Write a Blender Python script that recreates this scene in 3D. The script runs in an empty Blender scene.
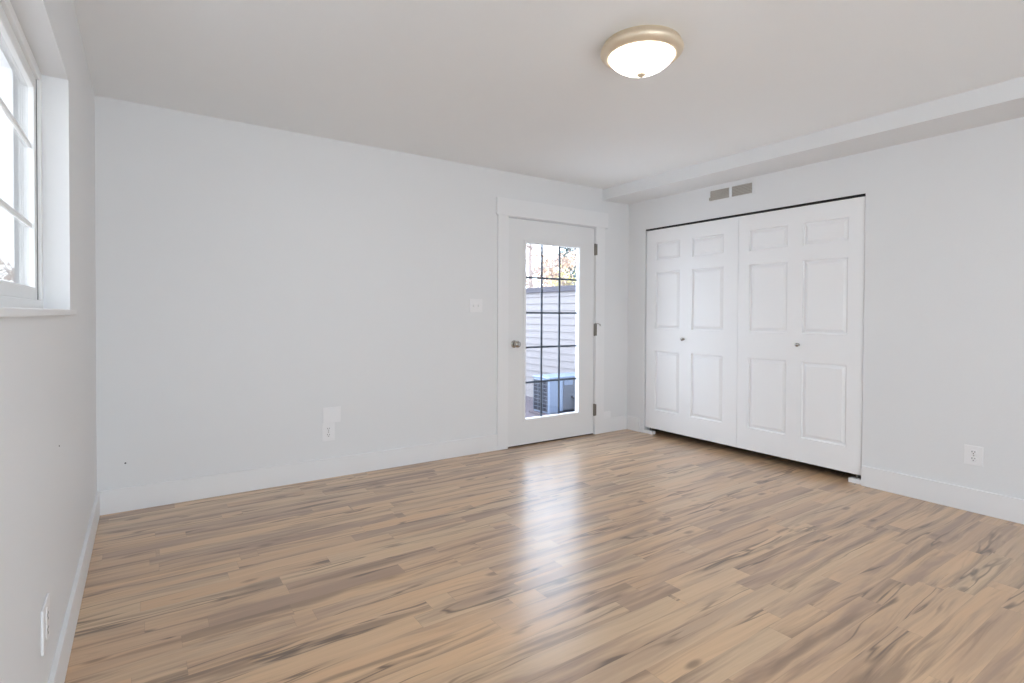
import bpy, bmesh, math, random
from mathutils import Vector, Matrix, noise

random.seed(7)
S = bpy.context.scene
COL = S.collection
PI = math.pi

# ------------------------------------------------------------------ room measures (metres)
W, H = 4.417, 2.449            # room width (x), ceiling height; back wall is y = 0, left wall x = 0
REAR = -5.6                    # wall behind the camera
BB_H, BB_T = 0.141, 0.014      # baseboard
SOF_X, SOF_Z = 4.044, 2.340    # ceiling soffit along the right wall
XS = 5.90                      # face of the siding fence
GROUND = -0.26                 # yard level outside

# ------------------------------------------------------------------ camera
cam = bpy.data.cameras.new('camera')
cam_o = bpy.data.objects.new('camera', cam)
COL.objects.link(cam_o)
yaw, pitch, roll = 0.5959, 0.0143, 0.0049
F = Vector((math.sin(yaw)*math.cos(pitch), math.cos(yaw)*math.cos(pitch), -math.sin(pitch)))
Rv = Vector((math.cos(yaw), -math.sin(yaw), 0))
Uv = Rv.cross(F)
R2 = Rv*math.cos(roll) + Uv*math.sin(roll)
U2 = Uv*math.cos(roll) - Rv*math.sin(roll)
m = Matrix((R2, U2, -F)).transposed().to_4x4()
m.translation = Vector((0.2277, -3.9461, 1.1907))
cam_o.matrix_world = m
cam.sensor_width = 36
cam.lens = 538.0*36/1024
cam.shift_x = 4.18/1024
cam.shift_y = -19.4/1024
cam.clip_start = 0.02
S.camera = cam_o

# ------------------------------------------------------------------ world, lights, exposure
SKY = 6.0
wd = bpy.data.worlds.new('overcast_sky')
S.world = wd
wd.use_nodes = True
nt = wd.node_tree
nt.nodes.clear()
w_out = nt.nodes.new('ShaderNodeOutputWorld')
w_bg = nt.nodes.new('ShaderNodeBackground')
w_tc = nt.nodes.new('ShaderNodeTexCoord')
w_sep = nt.nodes.new('ShaderNodeSeparateXYZ')
w_ramp = nt.nodes.new('ShaderNodeValToRGB')
w_ramp.color_ramp.elements[0].position = 0.0
w_ramp.color_ramp.elements[0].color = (0.90, 0.96, 1.05, 1)
w_ramp.color_ramp.elements[1].position = 0.8
w_ramp.color_ramp.elements[1].color = (0.83, 0.925, 1.06, 1)
nt.links.new(w_tc.outputs['Generated'], w_sep.inputs[0])
nt.links.new(w_sep.outputs['Z'], w_ramp.inputs[0])
nt.links.new(w_ramp.outputs[0], w_bg.inputs['Color'])
w_bg.inputs['Strength'].default_value = SKY
nt.links.new(w_bg.outputs[0], w_out.inputs[0])


def portal(name, loc, rot, sx, sy):
    """an area light that only guides sky sampling through an opening"""
    l = bpy.data.lights.new(name, 'AREA')
    l.shape = 'RECTANGLE'
    l.size, l.size_y = sx, sy
    l.cycles.is_portal = True
    o = bpy.data.objects.new(name, l)
    o.location, o.rotation_euler = loc, rot
    COL.objects.link(o)


portal('daylight_portal', (-0.17, -2.17, 1.63), (0, -PI/2, 0), 0.87, 1.68)
portal('daylight_portal', (1.37, REAR-0.17, 1.19), (PI/2, 0, 0), 2.5, 2.22)
portal('daylight_portal', (3.40, 0.17, 1.05), (-PI/2, 0, 0), 0.66, 1.64)

# hazy sun from beyond the right side of the house
sun = bpy.data.lights.new('sun', 'SUN')
sun.energy = 6.0
sun.angle = math.radians(3)
sun.color = (1.0, 0.96, 0.90)
sun_o = bpy.data.objects.new('sun', sun)
COL.objects.link(sun_o)
sun_o.rotation_euler = Vector((-0.75, 0.0, -0.66)).to_track_quat('-Z', 'Y').to_euler()

S.view_settings.view_transform = 'Standard'
S.view_settings.look = 'None'
S.view_settings.gamma = 1
S.view_settings.use_curve_mapping = False
S.view_settings.exposure = 0.1
S.cycles.max_bounces = 14
S.cycles.diffuse_bounces = 8
S.cycles.transparent_max_bounces = 12
S.cycles.sample_clamp_indirect = 6.0
S.cycles.use_denoising = True


# ------------------------------------------------------------------ materials
def lin(c):
    return tuple((v/255/12.92 if v/255 <= 0.04045 else ((v/255+0.055)/1.055)**2.4) for v in c) + (1,)


def mat(name, col, rough=0.5, metal=0.0, spec=0.5, bump=0.0, bscale=100.0, vary=0.0, coat=0.0):
    """Principled surface with procedural tint variation and bump"""
    mt = bpy.data.materials.new(name)
    mt.use_nodes = True
    t = mt.node_tree
    b = t.nodes['Principled BSDF']
    b.inputs['Roughness'].default_value = rough
    b.inputs['Metallic'].default_value = metal
    b.inputs['Specular IOR Level'].default_value = spec
    b.inputs['Coat Weight'].default_value = coat
    tc = t.nodes.new('ShaderNodeTexCoord')
    c = lin(col) if max(col) > 1.5 else tuple(col)+(1,)
    n = t.nodes.new('ShaderNodeTexNoise')
    n.inputs['Scale'].default_value = 6
    n.inputs['Detail'].default_value = 4
    t.links.new(tc.outputs['Object'], n.inputs['Vector'])
    mx = t.nodes.new('ShaderNodeMix')
    mx.data_type = 'RGBA'
    mx.inputs['A'].default_value = tuple(v*(1-vary) for v in c[:3])+(1,)
    mx.inputs['B'].default_value = tuple(min(1, v*(1+vary)) for v in c[:3])+(1,)
    t.links.new(n.outputs['Fac'], mx.inputs['Factor'])
    t.links.new(mx.outputs['Result'], b.inputs['Base Color'])
    if bump:
        n2 = t.nodes.new('ShaderNodeTexNoise')
        n2.inputs['Scale'].default_value = bscale
        n2.inputs['Detail'].default_value = 3
        t.links.new(tc.outputs['Object'], n2.inputs['Vector'])
        bp = t.nodes.new('ShaderNodeBump')
        bp.inputs['Strength'].default_value = bump
        bp.inputs['Distance'].default_value = 0.004
        t.links.new(n2.outputs['Fac'], bp.inputs['Height'])
        t.links.new(bp.outputs['Normal'], b.inputs['Normal'])
    return mt


class G:
    """tiny node-graph helper for the floor"""
    def __init__(s, t):
        s.t = t

    def put(s, sock, v):
        if hasattr(v, 'is_output'):
            s.t.links.new(v, sock)
        else:
            sock.default_value = v

    def m(s, op, a, b=0.0, c=0.0):
        n = s.t.nodes.new('ShaderNodeMath')
        n.operation = op
        for i, v in enumerate((a, b, c)):
            s.put(n.inputs[i], v)
        return n.outputs[0]

    def xyz(s, x, y, z):
        n = s.t.nodes.new('ShaderNodeCombineXYZ')
        for i, v in enumerate((x, y, z)):
            s.put(n.inputs[i], v)
        return n.outputs[0]

    def white(s, v):
        n = s.t.nodes.new('ShaderNodeTexWhiteNoise')
        n.noise_dimensions = '3D'
        s.put(n.inputs['Vector'], v)
        return n.outputs['Value']

    def noise(s, v, scale=1.0, detail=3.0, rough=0.5, dist=0.0):
        n = s.t.nodes.new('ShaderNodeTexNoise')
        s.put(n.inputs['Vector'], v)
        n.inputs['Scale'].default_value = scale
        n.inputs['Detail'].default_value = detail
        n.inputs['Roughness'].default_value = rough
        n.inputs['Distortion'].default_value = dist
        return n.outputs['Fac']

    def rng(s, v, a, b, c=0.0, d=1.0, smooth=True):
        n = s.t.nodes.new('ShaderNodeMapRange')
        n.interpolation_type = 'SMOOTHSTEP' if smooth else 'LINEAR'
        s.put(n.inputs['Value'], v)
        for k, x in zip(('From Min', 'From Max', 'To Min', 'To Max'), (a, b, c, d)):
            n.inputs[k].default_value = x
        return n.outputs[0]

    def mix(s, f, a, b, mode='MIX'):
        n = s.t.nodes.new('ShaderNodeMix')
        n.data_type = 'RGBA'
        n.blend_type = mode
        s.put(n.inputs['Factor'], f)
        s.put(n.inputs['A'], a)
        s.put(n.inputs['B'], b)
        return n.outputs['Result']

    def ramp(s, v, stops):
        n = s.t.nodes.new('ShaderNodeValToRGB')
        e = n.color_ramp.elements
        while len(e) < len(stops):
            e.new(0.5)
        for i, (p, c) in enumerate(stops):
            e[i].position = p
            e[i].color = lin(c)
        s.put(n.inputs[0], v)
        return n.outputs[0]


def glass_mat(name, tint, refl=1.0):
    """thin pane: clear transmission plus a Fresnel mirror"""
    mt = bpy.data.materials.new(name)
    mt.use_nodes = True
    t = mt.node_tree
    t.nodes.clear()
    o = t.nodes.new('ShaderNodeOutputMaterial')
    tr = t.nodes.new('ShaderNodeBsdfTransparent')
    tr.inputs['Color'].default_value = tuple(tint)+(1,)
    gl = t.nodes.new('ShaderNodeBsdfGlossy')
    gl.inputs['Roughness'].default_value = 0.02
    # Schlick reflectance of both faces, the same from either side of the pane
    g = G(t)
    ge = t.nodes.new('ShaderNodeNewGeometry')
    dt = t.nodes.new('ShaderNodeVectorMath')
    dt.operation = 'DOT_PRODUCT'
    t.links.new(ge.outputs['Normal'], dt.inputs[0])
    t.links.new(ge.outputs['Incoming'], dt.inputs[1])
    cs = g.m('ABSOLUTE', dt.outputs['Value'])
    sch = g.m('ADD', g.m('MULTIPLY', g.m('POWER', g.m('SUBTRACT', 1.0, cs), 5.0), 0.96), 0.04)
    fac = g.m('MULTIPLY', sch, refl)
    mx = t.nodes.new('ShaderNodeMixShader')
    t.links.new(fac, mx.inputs[0])
    t.links.new(tr.outputs[0], mx.inputs[1])
    t.links.new(gl.outputs[0], mx.inputs[2])
    t.links.new(mx.outputs[0], o.inputs[0])
    return mt


def emit_mat(name, col, strength):
    mt = bpy.data.materials.new(name)
    mt.use_nodes = True
    t = mt.node_tree
    b = t.nodes['Principled BSDF']
    n = t.nodes.new('ShaderNodeTexNoise')
    n.inputs['Scale'].default_value = 9
    mx = t.nodes.new('ShaderNodeMix')
    mx.data_type = 'RGBA'
    mx.inputs['A'].default_value = tuple(col)+(1,)
    mx.inputs['B'].default_value = (1, 1, 1, 1)
    t.links.new(n.outputs['Fac'], mx.inputs['Factor'])
    t.links.new(mx.outputs['Result'], b.inputs['Emission Color'])
    b.inputs['Base Color'].default_value = (0.9, 0.88, 0.84, 1)
    b.inputs['Roughness'].default_value = 0.3
    b.inputs['Emission Strength'].default_value = strength
    return mt


def floor_mat():
    mt = bpy.data.materials.new('rustic_oak_laminate')
    mt.use_nodes = True
    t = mt.node_tree
    g = G(t)
    b = t.nodes['Principled BSDF']
    tc = t.nodes.new('ShaderNodeTexCoord')
    sp = t.nodes.new('ShaderNodeSeparateXYZ')
    t.links.new(tc.outputs['Object'], sp.inputs[0])
    x, y = sp.outputs['X'], sp.outputs['Y']
    SW, SL = 0.0905, 1.22                       # strip width, strip length
    yr = g.m('DIVIDE', g.m('ADD', y, 0.012), SW)
    row = g.m('FLOOR', yr)
    fy = g.m('FRACT', yr)
    r1 = g.white(g.xyz(row, 3.1, 0.7))
    xr = g.m('DIVIDE', g.m('ADD', x, g.m('MULTIPLY', r1, 7.3)), SL)
    colu = g.m('FLOOR', xr)
    fx = g.m('FRACT', xr)
    # a second random cut makes strips of unequal length
    cut = g.rng(g.white(g.xyz(row, colu, 9.2)), 0, 1, 0.35, 1.15, False)
    half = g.m('GREATER_THAN', fx, cut)
    pid = g.m('ADD', g.m('MULTIPLY', colu, 2.0), half)
    r2 = g.white(g.xyz(row, pid, 1.5))
    r3 = g.white(g.xyz(row, pid, 5.5))
    r4 = g.white(g.xyz(row, pid, 8.5))
    # base tone of the strip
    tone = g.ramp(r2, [(0.0, (200, 165, 131)), (0.3, (208, 172, 135)), (0.6, (215, 179, 140)), (0.82, (212, 182, 146)), (1.0, (202, 169, 136))])
    off = g.m('MULTIPLY', r3, 37.0)
    # long wavy grain
    gx = g.m('ADD', x, off)
    wv = g.noise(g.xyz(g.m('MULTIPLY', gx, 1.3), g.m('MULTIPLY', y, 5.0), off), 1.0, 2.0)
    yw = g.m('ADD', y, g.m('MULTIPLY', g.m('SUBTRACT', wv, 0.5), 0.09))
    grain = g.noise(g.xyz(g.m('MULTIPLY', gx, 1.4), g.m('MULTIPLY', yw, 75.0), off), 1.0, 4.0, 0.6)
    c = g.mix(g.rng(grain, 0.3, 0.75, 0.0, 0.22), tone, lin((152, 118, 90)))
    # soft orange and grey-brown clouds along the grain
    cl = g.noise(g.xyz(g.m('MULTIPLY', gx, 1.2), g.m('MULTIPLY', yw, 7.0), off), 1.0, 3.0, 0.55)
    c = g.mix(g.rng(cl, 0.48, 0.7, 0.0, 0.36), c, lin((222, 178, 132)))
    cg = g.noise(g.xyz(g.m('MULTIPLY', gx, 0.85), g.m('MULTIPLY', yw, 9.0), g.m('ADD', off, 11.0)), 1.0, 4.0, 0.6, 0.3)
    c = g.mix(g.m('MULTIPLY', g.rng(cg, 0.44, 0.63, 0.0, 0.85), g.rng(r4, 0.0, 0.7, 0.5, 1.0)), c, lin((159, 130, 108)))
    cd = g.noise(g.xyz(g.m('MULTIPLY', gx, 0.9), g.m('MULTIPLY', yw, 16.0), g.m('ADD', off, 51.0)), 1.0, 4.0, 0.6, 0.4)
    c = g.mix(g.rng(cd, 0.5, 0.68, 0.0, 0.62), c, lin((116, 92, 75)))
    # dark mineral lines: thin ridges of a stretched noise, only on some stretches
    sn = g.noise(g.xyz(g.m('MULTIPLY', gx, 0.8), g.m('MULTIPLY', yw, 9.0), g.m('ADD', off, 4.0)), 1.0, 3.0, 0.55, 0.12)
    ridge = g.m('ABSOLUTE', g.m('SUBTRACT', sn, 0.5))
    gate = g.noise(g.xyz(g.m('MULTIPLY', gx, 1.3), g.m('MULTIPLY', y, 7.0), g.m('ADD', off, 21.0)), 1.0, 2.0)
    streak = g.m('MULTIPLY', g.rng(ridge, 0.0, 0.026, 1.0, 0.0), g.rng(gate, 0.48, 0.62))
    c = g.mix(g.m('MULTIPLY', streak, 0.8), c, lin((92, 72, 58)))
    # knots
    vo = t.nodes.new('ShaderNodeTexVoronoi')
    vo.inputs['Scale'].default_value = 1.0
    t.links.new(g.xyz(g.m('MULTIPLY', gx, 2.2), g.m('MULTIPLY', yw, 5.5), off), vo.inputs['Vector'])
    c = g.mix(g.rng(vo.outputs['Distance'], 0.04, 0.13, 0.6, 0.0), c, lin((88, 68, 55)))
    # joints
    ey = g.m('MINIMUM', fy, g.m('SUBTRACT', 1.0, fy))
    ex = g.m('MINIMUM', g.m('MINIMUM', fx, g.m('SUBTRACT', 1.0, fx)), g.m('ABSOLUTE', g.m('SUBTRACT', fx, cut)))
    jy = g.rng(ey, 0.0, 0.022, 1.0, 0.0)
    jx = g.rng(ex, 0.0, 0.0014, 1.0, 0.0)
    j = g.m('MAXIMUM', g.m('MULTIPLY', jy, 0.5), jx)
    c = g.mix(g.m('MULTIPLY', j, 0.26), c, lin((96, 76, 62)))
    t.links.new(c, b.inputs['Base Color'])
    rr = g.rng(grain, 0.2, 0.8, 0.27, 0.36)
    t.links.new(rr, b.inputs['Roughness'])
    b.inputs['Specular IOR Level'].default_value = 0.6
    b.inputs['Coat Weight'].default_value = 0.42
    b.inputs['Coat Roughness'].default_value = 0.25
    bp = t.nodes.new('ShaderNodeBump')
    bp.inputs['Strength'].default_value = 0.12
    bp.inputs['Distance'].default_value = 0.002
    t.links.new(g.m('SUBTRACT', g.m('MULTIPLY', grain, 0.35), j), bp.inputs['Height'])
    t.links.new(bp.outputs['Normal'], b.inputs['Normal'])
    return mt


M = {
    'wall': mat('white_wall_paint', (0.79, 0.797, 0.805), 0.62, bump=0.10, bscale=70, vary=0.006),
    'ceil': mat('white_ceiling_paint', (0.88, 0.895, 0.905), 0.8, bump=0.08, bscale=60, vary=0.006),
    'trim': mat('white_trim_enamel', (0.835, 0.838, 0.845), 0.45, vary=0.004),
    'door': mat('white_door_enamel', (0.90, 0.902, 0.91), 0.34, vary=0.004),
    'backdoor': mat('white_back_door_paint', (0.803, 0.806, 0.81), 0.45, vary=0.004),
    'vinyl': mat('white_window_vinyl', (0.86, 0.87, 0.87), 0.35, vary=0.004),
    'plastic': mat('white_plastic', (0.86, 0.86, 0.87), 0.3, vary=0.004),
    'slot': mat('dark_slot', (0.05, 0.05, 0.055), 0.6, vary=0.1),
    'nickel': mat('satin_nickel', (0.46, 0.44, 0.41), 0.22, metal=1.0, vary=0.05),
    'hinge': mat('dull_nickel_hinge', (0.22, 0.20, 0.175), 0.38, metal=1.0, vary=0.1),
    'bronze': mat('champagne_metal', (0.80, 0.68, 0.52), 0.45, metal=0.55, vary=0.05),
    'grid': mat('backlit_dark_grille_bar', (0.045, 0.06, 0.085), 0.5, vary=0.05),  # dark tone carries the backlit shade of the bars
    'vent': mat('beige_vent_metal', (0.46, 0.43, 0.385), 0.5, vary=0.03),
    'ventdark': mat('vent_shade_tone', (0.16, 0.14, 0.12), 0.8, vary=0.2),
    'dark': mat('closet_shade_tone', (0.10, 0.10, 0.10), 0.9, vary=0.1),
    'black': mat('black_gap_shade', (0.012, 0.012, 0.014), 0.5, vary=0.1),
    'thresh': mat('dark_bronze_threshold', (0.05, 0.04, 0.035), 0.5, metal=0.4, vary=0.1),
    'floor': floor_mat(),
    'pane': glass_mat('clear_door_glass', (0.93, 0.96, 0.99), 1.0),
    'wpane': glass_mat('clear_window_glass', (0.95, 0.97, 0.97), 1.0),
    'tpane': glass_mat('light_dimming_window_glass', (0.66, 0.655, 0.645), 1.0),  # grey tint added to dim daylight through the left window
    'bowl': emit_mat('lit_frosted_glass', (1.0, 0.86, 0.68), 6.0),
    'siding': mat('pale_mauve_siding', (0.19, 0.17, 0.172), 0.55, bump=0.05, bscale=40, vary=0.04),
    'wingpaint': mat('pale_exterior_paint', (0.30, 0.31, 0.315), 0.7, vary=0.03),
    'cap': mat('mauve_grey_cap', (0.045, 0.040, 0.056), 0.6, vary=0.06),
    'paver': mat('mauve_grey_concrete', (0.10, 0.08, 0.093), 0.85, bump=0.3, bscale=25, vary=0.12),
    'bounce_concrete': mat('pale_bounce_concrete', (0.62, 0.61, 0.60), 0.85, bump=0.2, bscale=20, vary=0.08),  # yard made pale so it bounces daylight indoors
    'acbody': mat('pale_blue_grey_steel', (0.20, 0.25, 0.345), 0.45, vary=0.03),
    'accover': mat('light_grey_steel', (0.115, 0.13, 0.16), 0.45, vary=0.03),
    'accoil': mat('dark_coil_fins', (0.010, 0.012, 0.025), 0.8, vary=0.2),
    'bark': mat('grey_brown_bark', (0.24, 0.19, 0.17), 0.9, bump=0.4, bscale=20, vary=0.2),
    'leafbrown': mat('pale_autumn_leaf', (0.50, 0.36, 0.27), 0.7, vary=0.25),
    'leafgreen': mat('blue_green_needle', (0.06, 0.10, 0.095), 0.7, vary=0.3),
    'leafgold': mat('golden_leaf', (0.48, 0.42, 0.18), 0.7, vary=0.3),
    'eave': mat('painted_eave_boards', (0.62, 0.60, 0.58), 0.7, vary=0.05),
}


# ------------------------------------------------------------------ mesh helpers
def box(bm, x0, x1, y0, y1, z0, z1):
    v = [bm.verts.new(p) for p in ((x0, y0, z0), (x1, y0, z0), (x1, y1, z0), (x0, y1, z0),
                                   (x0, y0, z1), (x1, y0, z1), (x1, y1, z1), (x0, y1, z1))]
    for f in ((3, 2, 1, 0), (4, 5, 6, 7), (0, 1, 5, 4), (1, 2, 6, 5), (2, 3, 7, 6), (3, 0, 4, 7)):
        bm.faces.new([v[i] for i in f])


def boxes(*bs):
    bm = bmesh.new()
    for b in bs:
        box(bm, *b)
    return bm


def lathe(prof, n=48, axis='z', origin=(0, 0, 0), flip=False):
    """revolve (radius, height) pairs round an axis"""
    bm = bmesh.new()
    ox, oy, oz = origin

    def P(r, h, a):
        c, s = r*math.cos(a), r*math.sin(a)
        if axis == 'z':
            return (ox+c, oy+s, oz+h)
        if axis == 'y':
            return (ox+c, oy+h, oz+s)
        return (ox+h, oy+c, oz+s)
    rings = []
    for r, h in prof:
        if r < 1e-6:
            rings.append([bm.verts.new(P(0, h, 0))])
        else:
            rings.append([bm.verts.new(P(r, h, 2*PI*i/n)) for i in range(n)])
    for a, b in zip(rings, rings[1:]):
        for i in range(n):
            j = (i+1) % n
            if len(a) == 1 and len(b) == 1:
                continue
            if len(a) == 1:
                bm.faces.new((a[0], b[j], b[i]))
            elif len(b) == 1:
                bm.faces.new((a[i], a[j], b[0]))
            else:
                bm.faces.new((a[i], a[j], b[j], b[i]))
    bmesh.ops.recalc_face_normals(bm, faces=bm.faces)
    return bm


def tube(bm, pts, rads, n=7):
    rings = []
    for i, p in enumerate(pts):
        p = Vector(p)
        d = (Vector(pts[min(i+1, len(pts)-1)]) - Vector(pts[max(i-1, 0)])).normalized()
        a = d.orthogonal().normalized()
        b = d.cross(a)
        rings.append([bm.verts.new(p+(a*math.cos(2*PI*k/n)+b*math.sin(2*PI*k/n))*rads[i]) for k in range(n)])
    for a, b in zip(rings, rings[1:]):
        for k in range(n):
            bm.faces.new((a[k], a[(k+1) % n], b[(k+1) % n], b[k]))
    bm.faces.new(rings[0][::-1])
    bm.faces.new(rings[-1])


def obj(name, bm, material, parent=None, bevel=0.0, smooth=False, seg=2):
    me = bpy.data.meshes.new(name)
    bm.to_mesh(me)
    bm.free()
    me.materials.append(M[material])
    if smooth:
        for p in me.polygons:
            p.use_smooth = True
    o = bpy.data.objects.new(name, me)
    COL.objects.link(o)
    if parent is not None:
        o.parent = parent
    if bevel:
        md = o.modifiers.new('edge', 'BEVEL')
        md.width = bevel
        md.segments = seg
        md.limit_method = 'ANGLE'
        md.angle_limit = math.radians(40)
    return o


def struct(name, bm, material, parent=None, **k):
    o = obj(name, bm, material, parent, **k)
    if parent is None:
        o['kind'] = 'structure'
    return o


def thing(name, label, cat, loc=(0, 0, 0), rot=(0, 0, 0), group=None, kind=None):
    o = bpy.data.objects.new(name, None)
    o.empty_display_size = 0.05
    o.location, o.rotation_euler = loc, rot
    COL.objects.link(o)
    o['label'] = label
    o['category'] = cat
    if group:
        o['group'] = group
    if kind:
        o['kind'] = kind
    return o


def sroot(name, label, cat):
    return thing(name, label, cat, kind='structure')


# ------------------------------------------------------------------ room shell
T = 0.14
bm = bmesh.new()
box(bm, -T, W+0.75, REAR-T, T, -0.12, 0.0)
struct('floor', bm, 'floor')
struct('ceiling', boxes((-T, W+0.75, REAR-T, T, H, H+0.12)), 'ceil')

# left wall with window opening
WY0, WY1, WZ0, WZ1 = -3.00, -1.339, 1.20, 2.062
struct('wall_left', boxes((-T, 0, REAR-T, WY0, 0, H), (-T, 0, WY1, T, 0, H),
                          (-T, 0, WY0, WY1, 0, WZ0-0.02), (-T, 0, WY0, WY1, WZ1, H)), 'wall')
# back wall with door opening
DX0, DX1, DZ1 = 2.900, 3.944, 2.056
struct('wall_back', boxes((0, DX0-0.02, 0, T, 0, H), (DX1+0.02, W+0.1, 0, T, 0, H),
                          (DX0-0.02, DX1+0.02, 0, T, DZ1+0.02, H)), 'wall')
# right wall with closet opening
CY0, CY1, CZ1 = -2.222, -0.226, 2.052
RT = 0.115
struct('wall_right', boxes((W, W+RT, REAR, CY0, 0, H), (W, W+RT, CY1, 0, 0, H),
                           (W, W+RT, CY0, CY1, CZ1, H)), 'wall')
# wall behind the camera, with the opening of the added window
RX0, RX1, RZ0, RZ1 = 0.12, 2.62, 0.08, 2.30
struct('wall_rear', boxes((0, RX0, REAR-T, REAR, 0, H), (RX1, W+RT, REAR-T, REAR, 0, H),
                          (RX0, RX1, REAR-T, REAR, 0, RZ0), (RX0, RX1, REAR-T, REAR, RZ1, H)), 'wall')
# closet interior, its dark tone standing in for shade behind the doors
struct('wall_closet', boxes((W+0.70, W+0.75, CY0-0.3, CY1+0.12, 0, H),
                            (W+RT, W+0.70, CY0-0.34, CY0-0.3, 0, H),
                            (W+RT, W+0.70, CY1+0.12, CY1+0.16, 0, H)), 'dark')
# soffit along the right wall
o = struct('ceiling_soffit', boxes((SOF_X, W, REAR, 0, SOF_Z, H)), 'wall')

# baseboards
E_ = 0.0015
struct('baseboard_left', boxes((0, BB_T, REAR, 0, 0, BB_H)), 'trim', bevel=E_)
struct('baseboard_back', boxes((BB_T, 2.789, -BB_T, 0, 0, BB_H), (4.066, W-BB_T, -BB_T, 0, 0, BB_H)), 'trim', bevel=E_)
struct('baseboard_right', boxes((W-BB_T, W, REAR, CY0-0.003, 0, BB_H), (W-BB_T, W, CY1+0.045, 0, 0, BB_H)), 'trim', bevel=E_)
struct('baseboard_rear', boxes((BB_T, W-BB_T, REAR, REAR+BB_T, 0, BB_H)), 'trim', bevel=E_)

# ------------------------------------------------------------------ glazed door in the back wall
d1 = sroot('door_1', 'white back door with a tall fifteen-pane glass lite', 'door')
# jamb + casing
obj('jamb', boxes((DX0-0.02, DX0, 0.0, T+0.02, 0, DZ1+0.02), (DX1, DX1+0.02, 0.0, T+0.02, 0, DZ1+0.02),
                  (DX0, DX1, 0.0, T+0.02, DZ1, DZ1+0.02),
                  (DX0, DX0+0.012, 0.052, T, 0, DZ1), (DX1-0.012, DX1, 0.052, T, 0, DZ1),
                  (DX0, DX1, 0.052, T, DZ1-0.012, DZ1)), 'trim', d1)
obj('casing', boxes((2.789, DX0-0.001, -0.017, 0, 0, 2.060)), 'trim', d1, bevel=0.002)
obj('casing', boxes((DX1+0.003, 4.066, -0.017, 0, 0, 2.060)), 'trim', d1, bevel=0.002)
obj('head_casing', boxes((2.771, 4.103, -0.024, 0, 2.060, 2.211)), 'trim', d1, bevel=0.002)
# slab
SX0, SX1, SZ0, SZ1 = 2.907, 3.937, 0.014, 2.047
LX0, LX1, LZ0, LZ1 = 3.098, 3.738, 0.240, 1.838       # lite opening
slab = obj('slab', boxes((SX0, LX0, 0.002, 0.046, SZ0, SZ1), (LX1, SX1, 0.002, 0.046, SZ0, SZ1),
                         (LX0, LX1, 0.002, 0.046, SZ0, LZ0), (LX0, LX1, 0.002, 0.046, LZ1, SZ1)), 'backdoor', d1)


def ring_frame(x0, x1, z0, z1, w, y0, y1):
    return boxes((x0-w, x0, y0, y1, z0-w, z1+w), (x1, x1+w, y0, y1, z0-w, z1+w),
                 (x0, x1, y0, y1, z0-w, z0), (x0, x1, y0, y1, z1, z1+w))


obj('lite_frame', ring_frame(LX0, LX1, LZ0, LZ1, 0.024, -0.006, 0.002), 'trim', d1, bevel=0.003)
gp = obj('glass_pane', boxes((LX0, LX1, 0.030, 0.034, LZ0, LZ1)), 'pane', d1)
gb = []
for k in (1, 2):
    xx = LX0 + (LX1-LX0)*k/3 - 0.001
    obj('grille_bar', boxes((xx-0.0095, xx+0.0095, 0.035, 0.041, LZ0, LZ1)), 'grid', d1)
for zz in (1.530, 1.206, 0.888, 0.566):
    obj('grille_bar', boxes((LX0, LX1, 0.0352, 0.0408, zz-0.0085, zz+0.0085)), 'grid', d1)
# knob
kx, kz = 2.974, 0.926
kb = obj('knob', lathe([(0.0, -0.072), (0.018, -0.0715), (0.029, -0.064), (0.0315, -0.053), (0.027, -0.043),
                        (0.015, -0.036), (0.0125, -0.028), (0.0125, -0.004)], 32, 'y', (kx, 0.002, kz)), 'nickel', d1, smooth=True)
obj('rosette', lathe([(0.0, -0.010), (0.026, -0.0095), (0.033, -0.006), (0.034, 0.0)], 32, 'y', (kx, 0.002, kz)), 'nickel', kb, smooth=True)
# hinges
for i, (za, zb) in enumerate(((1.783, 1.893), (0.984, 1.099), (0.188, 0.302))):
    hb = lathe([(0.0, za-0.004), (0.006, za-0.003), (0.0095, za), (0.0095, zb), (0.006, zb+0.003), (0.0, zb+0.004)], 14, 'z', (3.9405, -0.008, 0))
    h = obj('hinge', hb, 'hinge', d1, smooth=False)
    obj('hinge_leaf', boxes((3.9405, 3.962, -0.0178, -0.0165, za, zb)), 'hinge', h)
    if i == 1:   # hinge-pin door stop with a bumper on the casing
        b2 = bmesh.new()
        tube(b2, [(3.9405, -0.012, zb+0.006), (3.965, -0.036, zb+0.004), (4.000, -0.034, zb-0.008)], [0.0035]*3, 8)
        ds = obj('door_stop', b2, 'nickel', h)
        obj('bumper', lathe([(0.0, -0.040), (0.008, -0.039), (0.010, -0.034), (0.010, -0.019), (0.0, -0.0175)], 14, 'y', (4.002, 0, zb-0.010)), 'plastic', ds)
obj('door_sweep', boxes((SX0, SX1, -0.004, 0.002, 0.011, 0.030)), 'trim', d1, bevel=0.002)
obj('threshold', boxes((DX0, DX1, 0.004, T, 0.0, 0.009)), 'thresh', d1, bevel=0.004)


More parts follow.
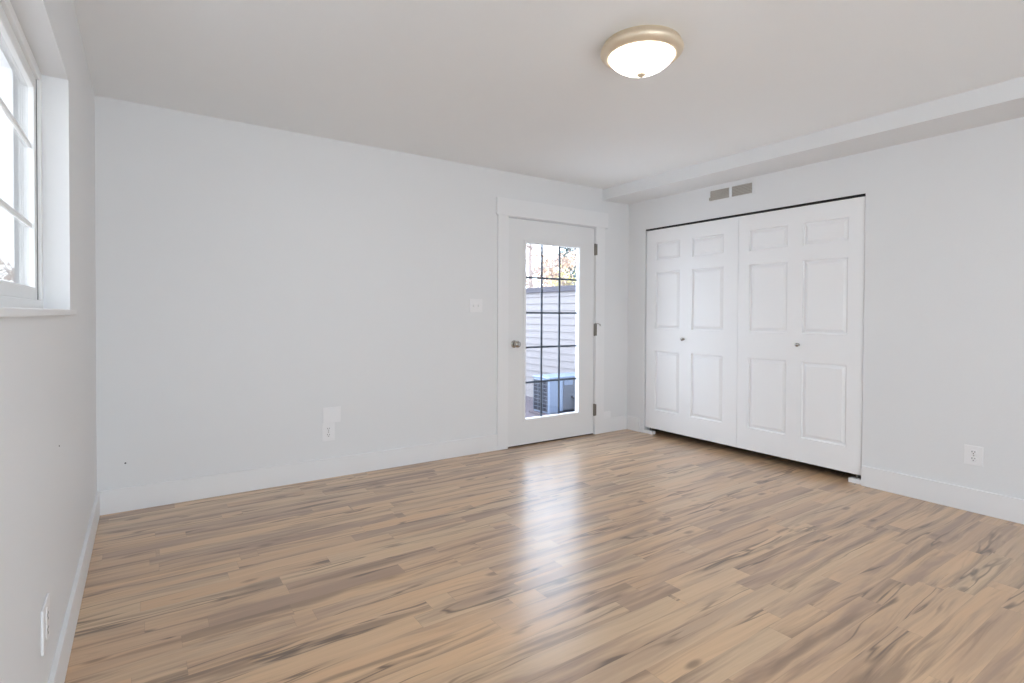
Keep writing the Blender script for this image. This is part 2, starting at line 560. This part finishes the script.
# ------------------------------------------------------------------ bifold closet doors (right wall)
def leaf_mesh(w, z0, z1, panels, thick):
    """six-panel moulded leaf: u runs along -y, front faces -x; panels = list of (u0,u1,z0,z1)"""
    bm = bmesh.new()
    us = sorted({0.0, w} | {p[0] for p in panels} | {p[1] for p in panels})
    zs = sorted({z0, z1} | {p[2] for p in panels} | {p[3] for p in panels})
    pset = {(round(p[0], 5), round(p[2], 5)) for p in panels}

    def q(a, b, c, d):
        bm.faces.new([bm.verts.new(v) for v in (a, b, c, d)])

    def V(u, z, d):
        return (d, -u, z)
    for ua, ub in zip(us, us[1:]):
        for za, zb in zip(zs, zs[1:]):
            if (round(ua, 5), round(za, 5)) in pset:
                rings = [(0.0, 0.0), (0.003, 0.016), (0.011, 0.017), (0.034, 0.003)]
                for (i0, e0), (i1, e1) in zip(rings, rings[1:]):
                    A = [(ua+i0, za+i0), (ub-i0, za+i0), (ub-i0, zb-i0), (ua+i0, zb-i0)]
                    B = [(ua+i1, za+i1), (ub-i1, za+i1), (ub-i1, zb-i1), (ua+i1, zb-i1)]
                    for k in range(4):
                        n = (k+1) % 4
                        q(V(*A[k], e0), V(*A[n], e0), V(*B[n], e1), V(*B[k], e1))
                i, e = rings[-1]
                q(V(ua+i, za+i, e), V(ub-i, za+i, e), V(ub-i, zb-i, e), V(ua+i, zb-i, e))
            else:
                q(V(ua, za, 0), V(ub, za, 0), V(ub, zb, 0), V(ua, zb, 0))
    # edges and back, cut at the same lines as the front
    t = thick
    for ua, ub in zip(us, us[1:]):
        q(V(ua, z0, 0), V(ub, z0, 0), V(ub, z0, t), V(ua, z0, t))
        q(V(ua, z1, 0), V(ub, z1, 0), V(ub, z1, t), V(ua, z1, t))
        for za, zb in zip(zs, zs[1:]):
            q(V(ua, za, t), V(ub, za, t), V(ub, zb, t), V(ua, zb, t))
    for za, zb in zip(zs, zs[1:]):
        q(V(0, za, 0), V(0, zb, 0), V(0, zb, t), V(0, za, t))
        q(V(w, za, 0), V(w, zb, 0), V(w, zb, t), V(w, za, t))
    bmesh.ops.remove_doubles(bm, verts=bm.verts, dist=1e-5)
    bmesh.ops.recalc_face_normals(bm, faces=bm.faces)
    return bm


LEAFX = W + 0.016            # front plane of the leaves
Z_ROWS = ((0.247, 0.838), (1.056, 1.617), (1.730, 1.905))


def bifold(name, label, y_start, y_mid, y_end, pan, knob_y):
    r = thing(name, label, 'closet door', (LEAFX, 0, 0), kind='structure')
    for (ya, yb, pa, pb) in ((y_start, y_mid, *pan[0]), (y_mid, y_end, *pan[1])):
        g = 0.0
        w = ya-yb
        pn = [(ya-g-pa, ya-g-pb, *zr) for zr in Z_ROWS]
        lf = obj('leaf', leaf_mesh(w, 0.062, 2.034, pn, 0.034), 'door', r)
        lf.location = (0, ya-g, 0)
    obj('knob', lathe([(0.0, -0.034), (0.009, -0.0335), (0.0145, -0.029), (0.0155, -0.024), (0.012, -0.018), (0.006, -0.013),
                       (0.006, -0.004), (0.011, -0.002), (0.011, 0.0)], 24, 'x', (0, knob_y, 0.966)), 'nickel', r, smooth=True)
    return r


b1 = bifold('door_2', 'white six-panel bifold closet door nearest the glass back door', -0.236, -0.712, -1.2425,
            ((-0.350, -0.640), (-0.775, -1.103)), -0.690)
b2 = bifold('door_3', 'white six-panel bifold closet door farther from the glass back door', -1.2445, -1.730, -2.214,
            ((-1.345, -1.668), (-1.788, -2.110)), -1.762)
# black strip painting the shaded head gap, and the two floor pivot brackets
tr = obj('head_gap_shade', boxes((W+0.010, W+0.050, CY0+0.001, CY1-0.001, 2.040, CZ1)), 'black')
tr['label'] = 'thin black strip standing for the shaded gap above the white bifold closet doors'
tr['category'] = 'gap shade strip'
for (ya, yb, lab) in ((-0.335, -0.228, 'small white floor pivot bracket under the closet door corner near the back door'),
                      (-2.220, -2.135, 'small white floor pivot bracket under the closet door corner by the right baseboard')):
    fb = thing('pivot_bracket', lab, 'door bracket', (W+0.002, (ya+yb)/2, 0.0), group='closet floor pivot brackets')
    hw = (yb-ya)/2
    obj('plate', boxes((0, 0.050, -hw, hw, 0.0, 0.030)), 'plastic', fb, bevel=0.002)
    obj('pin', lathe([(0.0, 0.030), (0.005, 0.030), (0.005, 0.0605), (0.0, 0.061)], 12, 'z', (0.034, 0, 0)), 'nickel', fb)

# ------------------------------------------------------------------ window in the left wall
w1 = sroot('window_1', 'white grid window above a sill on the left wall', 'window')
fx0, fx1 = -0.138, -0.076


def yz_frame(y0, y1, z0, z1, w, x0, x1):
    return boxes((x0, x1, y0, y0+w, z0, z1), (x0, x1, y1-w, y1, z0, z1),
                 (x0, x1, y0+w, y1-w, z0, z0+w), (x0, x1, y0+w, y1-w, z1-w, z1))


obj('window_frame', yz_frame(WY0, WY1, WZ0, WZ1, 0.034, fx0, fx1), 'vinyl', w1, bevel=0.003)
sash = obj('sash', yz_frame(WY0+0.037, WY1-0.037, WZ0+0.034, WZ1-0.034, 0.044, -0.126, -0.088), 'vinyl', w1, bevel=0.003)
obj('glass_pane', boxes((-0.108, -0.104, WY0+0.08, WY1-0.08, WZ0+0.077, WZ1-0.077)), 'tpane', w1)
for zz in (1.496, 1.776):
    obj('grille_bar', boxes((-0.1035, -0.096, WY0+0.08, WY1-0.08, zz-0.008, zz+0.008)), 'vinyl', w1)
for k in range(3):
    yy = -2.100 - 0.330*k
    obj('grille_bar', boxes((-0.1030, -0.0965, yy-0.012, yy+0.012, WZ0+0.077, WZ1-0.077)), 'vinyl', w1)
obj('sash_gap_shade', boxes((-0.13, -0.0865, WY1-0.0372, WY1-0.0338, WZ0+0.034, WZ1-0.034)), 'slot', w1)  # dark strip for the shade between sash and frame
obj('window_sill', boxes((-0.076, 0.0, WY0, WY1, WZ0-0.02, WZ0), (0.0, 0.014, WY0-0.08, WY1+0.08, WZ0-0.02, WZ0)), 'trim', w1, bevel=0.003)

# added unseen window behind the camera, placed and sized to light the room
w2 = sroot('window_added', 'unseen window added in the wall behind the camera to let in daylight', 'window')
obj('window_frame', boxes((RX0, RX0+0.05, REAR-0.10, REAR-0.03, RZ0, RZ1), (RX1-0.05, RX1, REAR-0.10, REAR-0.03, RZ0, RZ1),
                          (RX0+0.05, RX1-0.05, REAR-0.10, REAR-0.03, RZ0, RZ0+0.05), (RX0+0.05, RX1-0.05, REAR-0.10, REAR-0.03, RZ1-0.05, RZ1),
                          (1.345, 1.395, REAR-0.10, REAR-0.03, RZ0+0.05, RZ1-0.05)), 'vinyl', w2)
obj('glass_pane', boxes((RX0+0.05, RX1-0.05, REAR-0.07, REAR-0.066, RZ0+0.05, RZ1-0.05)), 'wpane', w2)


# ------------------------------------------------------------------ electrical plates
# local frame of a plate: x across, z up, -y towards the room
def plate_bm(w, h, t=0.006, c=(0, 0)):
    return boxes((c[0]-w/2, c[0]+w/2, -t, 0, c[1]-h/2, c[1]+h/2))


def outlet(label, loc, rot, w, h, group=None):
    r = thing('wall_outlet', label, 'outlet', loc, rot, group)
    p = obj('plate', plate_bm(w, h), 'plastic', r, bevel=0.003)
    for s in (-1, 1):
        cz = s*h*0.168
        bmr = lathe([(0.0, -0.0085), (0.013*w/0.08, -0.0085), (0.0155*w/0.08, -0.0075), (0.0155*w/0.08, -0.004)], 20, 'y', (0, 0, cz))
        rc = obj('receptacle', bmr, 'plastic', r)
        q = w/0.08
        obj('slots', boxes((-0.0075*q, -0.0045*q, -0.0088, -0.0080, cz+0.000, cz+0.009),
                           (0.0045*q, 0.0075*q, -0.0088, -0.0080, cz+0.001, cz+0.008),
                           (-0.0025*q, 0.0025*q, -0.0088, -0.0080, cz-0.010, cz-0.005)), 'slot', rc)
    obj('screw', lathe([(0.0, -0.0075), (0.003, -0.0072), (0.0035, -0.006)], 12, 'y', (0, 0, 0)), 'nickel', p)
    return r


outlet('white duplex outlet low on the back wall directly under a blank plate', (1.336, 0, 0.333), (0, 0, 0), 0.090, 0.130)
outlet('white duplex outlet on the right wall above the baseboard', (W, -2.838, 0.344), (0, 0, -PI/2), 0.090, 0.120)
outlet('white duplex outlet low on the left wall below the window', (0, -2.025, 0.337), (0, 0, PI/2), 0.120, 0.120)

bp = thing('blank_plate', 'wide blank white plate on the back wall just above the outlet', 'wall plate', (1.360, 0, 0.455))
obj('plate', plate_bm(0.128, 0.112, 0.008), 'plastic', bp, bevel=0.003)
lp = thing('blank_plate', 'small blank white plate beside the back door casing above the baseboard', 'wall plate', (4.119, 0, 0.177))
obj('plate', plate_bm(0.104, 0.070, 0.010), 'plastic', lp, bevel=0.003)

sw = thing('light_switch', 'white double toggle light switch left of the back door', 'light switch', (2.572, 0, 1.265))
obj('plate', plate_bm(0.128, 0.114), 'plastic', sw, bevel=0.003)
for s in (-1, 1):
    tg = obj('toggle', boxes((s*0.024-0.005, s*0.024+0.005, -0.016, -0.004, -0.010, 0.004)), 'plastic', sw, bevel=0.001)
    obj('toggle_slot', boxes((s*0.024-0.007, s*0.024+0.007, -0.0066, -0.0055, -0.016, 0.014)), 'trim', tg)

# little screws left in the walls
sc1 = obj('screw', lathe([(0.0, -0.007), (0.004, -0.0065), (0.005, -0.004), (0.003, 0.0)], 12, 'y', (0, 0, 0)), 'slot')
sc1.location = (0.137, 0.0, 0.288)
sc1['label'] = 'small dark screw in the back wall just above the baseboard at the left corner'
sc1['category'] = 'screw'
sc2 = obj('screw', lathe([(0.0, 0.002), (0.0018, 0.0018), (0.0022, 0.0)], 12, 'x', (0, 0, 0)), 'slot')
sc2.location = (0.0, -1.686, 0.756)
sc2['label'] = 'tiny dark screw on the left wall below the window sill'
sc2['category'] = 'screw'

# ------------------------------------------------------------------ air vent above the closet
# local: x across (towards +x = -y world), z up, -y to the room
vt = thing('air_vent', 'beige two-section air vent in the right wall above the closet doors', 'vent', (W, -1.176, 2.252), (0, 0, -PI/2))
obj('vent_frame', boxes((-0.218, -0.198, -0.006, 0, -0.056, 0.056), (0.198, 0.218, -0.006, 0, -0.056, 0.056),
                        (-0.198, 0.198, -0.006, 0, 0.043, 0.056), (-0.198, 0.198, -0.006, 0, -0.056, -0.043),
                        (-0.012, 0.012, -0.006, 0, -0.043, 0.043)), 'wall', vt, bevel=0.002)
obj('louver_gap_shade', boxes((-0.198, -0.012, -0.0012, -0.0004, -0.043, 0.043), (0.012, 0.198, -0.0012, -0.0004, -0.043, 0.043)), 'ventdark', vt)  # flat dark sheet painting the shade behind the louvers
for (xa, xb, tilt) in ((-0.198, -0.012, 0.0118), (0.012, 0.198, -0.0088)):
    for k in range(7):
        zc = -0.043 + 0.086*(k+0.5)/7
        b_ = bmesh.new()
        dz = tilt/2
        v = [b_.verts.new(p) for p in ((xa, -0.005, zc-dz), (xb, -0.005, zc-dz), (xb, -0.0018, zc+dz), (xa, -0.0018, zc+dz),
                                       (xa, -0.0042, zc-dz-0.0008), (xb, -0.0042, zc-dz-0.0008), (xb, -0.0010, zc+dz-0.0008), (xa, -0.0010, zc+dz-0.0008))]
        for f in ((0, 1, 2, 3), (7, 6, 5, 4), (0, 4, 5, 1), (1, 5, 6, 2), (2, 6, 7, 3), (3, 7, 4, 0)):
            b_.faces.new([v[i] for i in f])
        obj('louver', b_, 'vent', vt)
obj('damper_lever', boxes((-0.204, -0.197, -0.016, -0.005, -0.040, -0.016)), 'vent', vt, bevel=0.001)

# ------------------------------------------------------------------ flush ceiling light
cl = thing('ceiling_light', 'flush ceiling light with champagne metal rim and lit frosted glass bowl', 'ceiling light', (2.152, -2.205, H))
obj('rim', lathe([(0.140, 0.0), (0.172, 0.0), (0.176, -0.004), (0.176, -0.011), (0.181, -0.014), (0.181, -0.020), (0.186, -0.023),
                  (0.1885, -0.030), (0.188, -0.037), (0.184, -0.045), (0.176, -0.053), (0.166, -0.060), (0.157, -0.063), (0.151, -0.061), (0.144, -0.045), (0.140, 0.0)], 64),
    'bronze', cl, smooth=True)
bowl = obj('glass_bowl', lathe([(0.147, -0.056), (0.146, -0.065), (0.140, -0.076), (0.129, -0.088), (0.111, -0.102), (0.088, -0.115),
                                (0.060, -0.126), (0.030, -0.132), (0.0, -0.134)], 64), 'bowl', cl, smooth=True)
obj('finial', lathe([(0.0, -0.149), (0.010, -0.1485), (0.018, -0.144), (0.021, -0.138), (0.018, -0.134), (0.0, -0.132)], 24), 'bronze', cl, smooth=True)

# ------------------------------------------------------------------ outside the back door
struct('patio', boxes((4.05, XS, T, 6.0, GROUND-0.1, GROUND)), 'paver')
struct('ground', boxes((-14, 4.05, T, 30, GROUND-0.1, GROUND), (XS, 20, T, 30, GROUND-0.1, GROUND), (4.05, XS, 6.0, 30, GROUND-0.1, GROUND),
                       (-14, -T, -16, T, GROUND-0.1, GROUND), (-T, 20, -16, REAR-T, GROUND-0.1, GROUND)), 'bounce_concrete')

# lap-sided fence wall running away from the house
fence = thing('siding_fence', 'pale lap-sided wall with a mauve cap seen through the back door', 'fence', (XS, 0, GROUND))
b_ = bmesh.new()
nb, bh = 16, 0.117
top = 1.83
for k in range(nb):
    z0 = k*bh
    z1 = min(top, z0+bh)
    if z0 >= top:
        break
    v = [b_.verts.new(p) for p in ((-0.016, 0.15, z0), (-0.016, 9.0, z0), (0.0, 9.0, z1), (0.0, 0.15, z1),
                                   (0.10, 0.15, z0), (0.10, 9.0, z0), (0.10, 9.0, z1), (0.10, 0.15, z1))]
    for f in ((0, 3, 2, 1), (4, 5, 6, 7), (0, 1, 5, 4), (3, 7, 6, 2), (0, 4, 7, 3), (1, 2, 6, 5)):
        b_.faces.new([v[i] for i in f])
obj('siding', b_, 'siding', fence)
obj('cap', boxes((-0.045, 0.14, 0.15, 9.0, top, top+0.088)), 'cap', fence, bevel=0.004)

# air-conditioner condenser
ac = thing('condenser_unit', 'pale blue-grey outdoor condenser with a dark grille seen through the door glass', 'air conditioner', (5.0, 2.04, GROUND))
AW, AD, AH = 0.78, 0.37, 0.555
obj('pad', boxes((-0.05, AW+0.05, -0.05, AD+0.05, 0, 0.03)), 'paver', ac, bevel=0.006)
obj('cabinet', boxes((0, AW, 0, AD, 0.03, AH-0.03)), 'acbody', ac, bevel=0.02, seg=3)
obj('lid', boxes((-0.012, AW+0.012, -0.012, AD+0.012, AH-0.03, AH)), 'acbody', ac, bevel=0.012, seg=3)
gr = obj('coil', boxes((-0.004, 0.003, 0.03, AD-0.02, 0.06, AH-0.055)), 'accoil', ac)
b_ = bmesh.new()
for k in range(4):
    yy = 0.03 + (AD-0.05)*k/3
    box(b_, -0.013, -0.005, yy-0.003, yy+0.003, 0.055, AH-0.05)
for k in range(9):
    zz = 0.06 + (AH-0.115)*k/8
    box(b_, -0.013, -0.005, 0.024, AD-0.014, zz-0.0028, zz+0.0028)
obj('grille', b_, 'accover', gr)
obj('corner_post', lathe([(0.0, 0.06), (0.030, 0.06), (0.032, 0.07), (0.032, AH-0.05), (0.030, AH-0.04), (0.0, AH-0.04)], 24, 'z', (0.225, 0.005, 0)), 'acbody', ac)
obj('access_panel', boxes((0.258, 0.76, -0.014, 0.0, 0.07, AH-0.045)), 'accover', ac, bevel=0.004)
obj('data_plate', boxes((0.27, 0.43, -0.017, -0.012, AH-0.125, AH-0.055)), 'acbody', ac)
b_ = bmesh.new()
tube(b_, [(0.41, -0.012, 0.26), (0.43, -0.06, 0.22), (0.435, -0.07, 0.12), (0.43, -0.065, 0.035)], [0.016]*4, 8)
obj('conduit', b_, 'accoil', ac)
obj('base_gap_shade', boxes((0.20, AW, -0.008, 0.0, 0.035, 0.075)), 'accoil', ac)  # dark strip standing for the shaded gap along the unit's base


# ------------------------------------------------------------------ trees beyond the fence
def tree(name, label, loc, h, spread, leaf, n_leaf, seed, base=0.5, size=0.07, conifer=False, cat='tree', twigs=26):
    rnd = random.Random(seed)
    r = thing(name, label, cat, loc, group='trees beyond the siding fence')
    bt = bmesh.new()
    tube(bt, [(0, 0, 0), (0.05, 0.02, h*0.35), (-0.03, 0.04, h*0.7), (0.02, 0, h*0.97)], [0.09, 0.075, 0.045, 0.012], 8)
    tips = []
    for k in range(twigs):
        a = rnd.uniform(0, 2*PI)
        z0 = h*rnd.uniform(base*0.7, 0.93)
        rr = spread*(1-z0/h)*1.1+0.15 if conifer else spread*rnd.uniform(0.5, 1.0)
        up = -0.12*rr if conifer else rnd.uniform(0.15, 0.6)*rr
        p0 = Vector((0, 0, z0))
        p2 = Vector((math.cos(a)*rr, math.sin(a)*rr, min(h, z0+up)))
        p1 = p0.lerp(p2, 0.5)+Vector((rnd.uniform(-.1, .1), rnd.uniform(-.1, .1), rnd.uniform(0, .15)))
        tube(bt, [p0, p1, p2], [0.028, 0.017, 0.006], 5)
        tips.append((p0, p1, p2))
        for q in range(5):
            s = p1.lerp(p2, rnd.random())
            e = s+Vector((rnd.uniform(-.35, .35), rnd.uniform(-.35, .35), rnd.uniform(-.15, .45)))
            tube(bt, [s, s.lerp(e, .5)+Vector((.02, .02, .03)), e], [0.011, 0.008, 0.004], 4)
            tips.append((s, s.lerp(e, .5), e))
    obj('trunk', bt, 'bark', r)
    bl = bmesh.new()
    for k in range(n_leaf):
        a, b, c = tips[rnd.randrange(len(tips))]
        u = rnd.random()
        p = a.lerp(b, u*2) if u < .5 else b.lerp(c, u*2-1)
        p = p+Vector((rnd.gauss(0, .09), rnd.gauss(0, .09), rnd.gauss(0, .09)))
        n = Vector((rnd.gauss(0, 1), rnd.gauss(0, 1), rnd.gauss(0, 1))).normalized()
        t_ = n.orthogonal().normalized()
        bb = n.cross(t_)
        s = size*rnd.uniform(.5, 1.2)
        wv = .3 if conifer else .55
        bl.faces.new([bl.verts.new(p+t_*s), bl.verts.new(p+bb*s*wv+n*s*.15), bl.verts.new(p-t_*s), bl.verts.new(p-bb*s*wv+n*s*.15)])
    obj('foliage', bl, leaf, r)


tree('bare_tree', 'thin bare-branched pinkish tree behind the siding fence, left in the door glass', (9.48, 8.5, GROUND), 4.4, 0.9, 'leafbrown', 500, 3, base=0.40, size=0.045)
tree('autumn_tree', 'pale brown leafy tree behind the siding fence, middle of the door glass', (12.66, 11.5, GROUND), 3.55, 1.05, 'leafbrown', 2600, 5, base=0.4, size=0.07)
tree('conifer_tree', 'blue-green conifer behind the siding fence, right in the door glass', (16.5, 15.0, GROUND), 7.2, 1.1, 'leafgreen', 5200, 8, base=0.3, size=0.10, conifer=True, twigs=46)
tree('golden_shrub', 'yellow-green shrub in front of the conifer behind the siding fence', (11.4, 9.2, GROUND), 2.75, 0.42, 'leafgold', 420, 11, base=0.5, size=0.08)

# ------------------------------------------------------------------ outside the left window
b_ = bmesh.new()
box(b_, -0.425, -T, 0.50, 0.62, GROUND, 3.0)
for k in range(4):
    xx = -0.385 + 0.07*k
    box(b_, xx-0.012, xx+0.012, 0.484, 0.50, GROUND, 3.0)
struct('exterior_wing_wall', b_, 'wingpaint')
rndm = random.Random(21)
tree('bare_tree', 'small bare tree outside the left window, low in the pane', (-1.9, 11.0, GROUND), 2.3, 0.8, 'leafbrown', 260, 17, base=0.5, size=0.05, twigs=10)
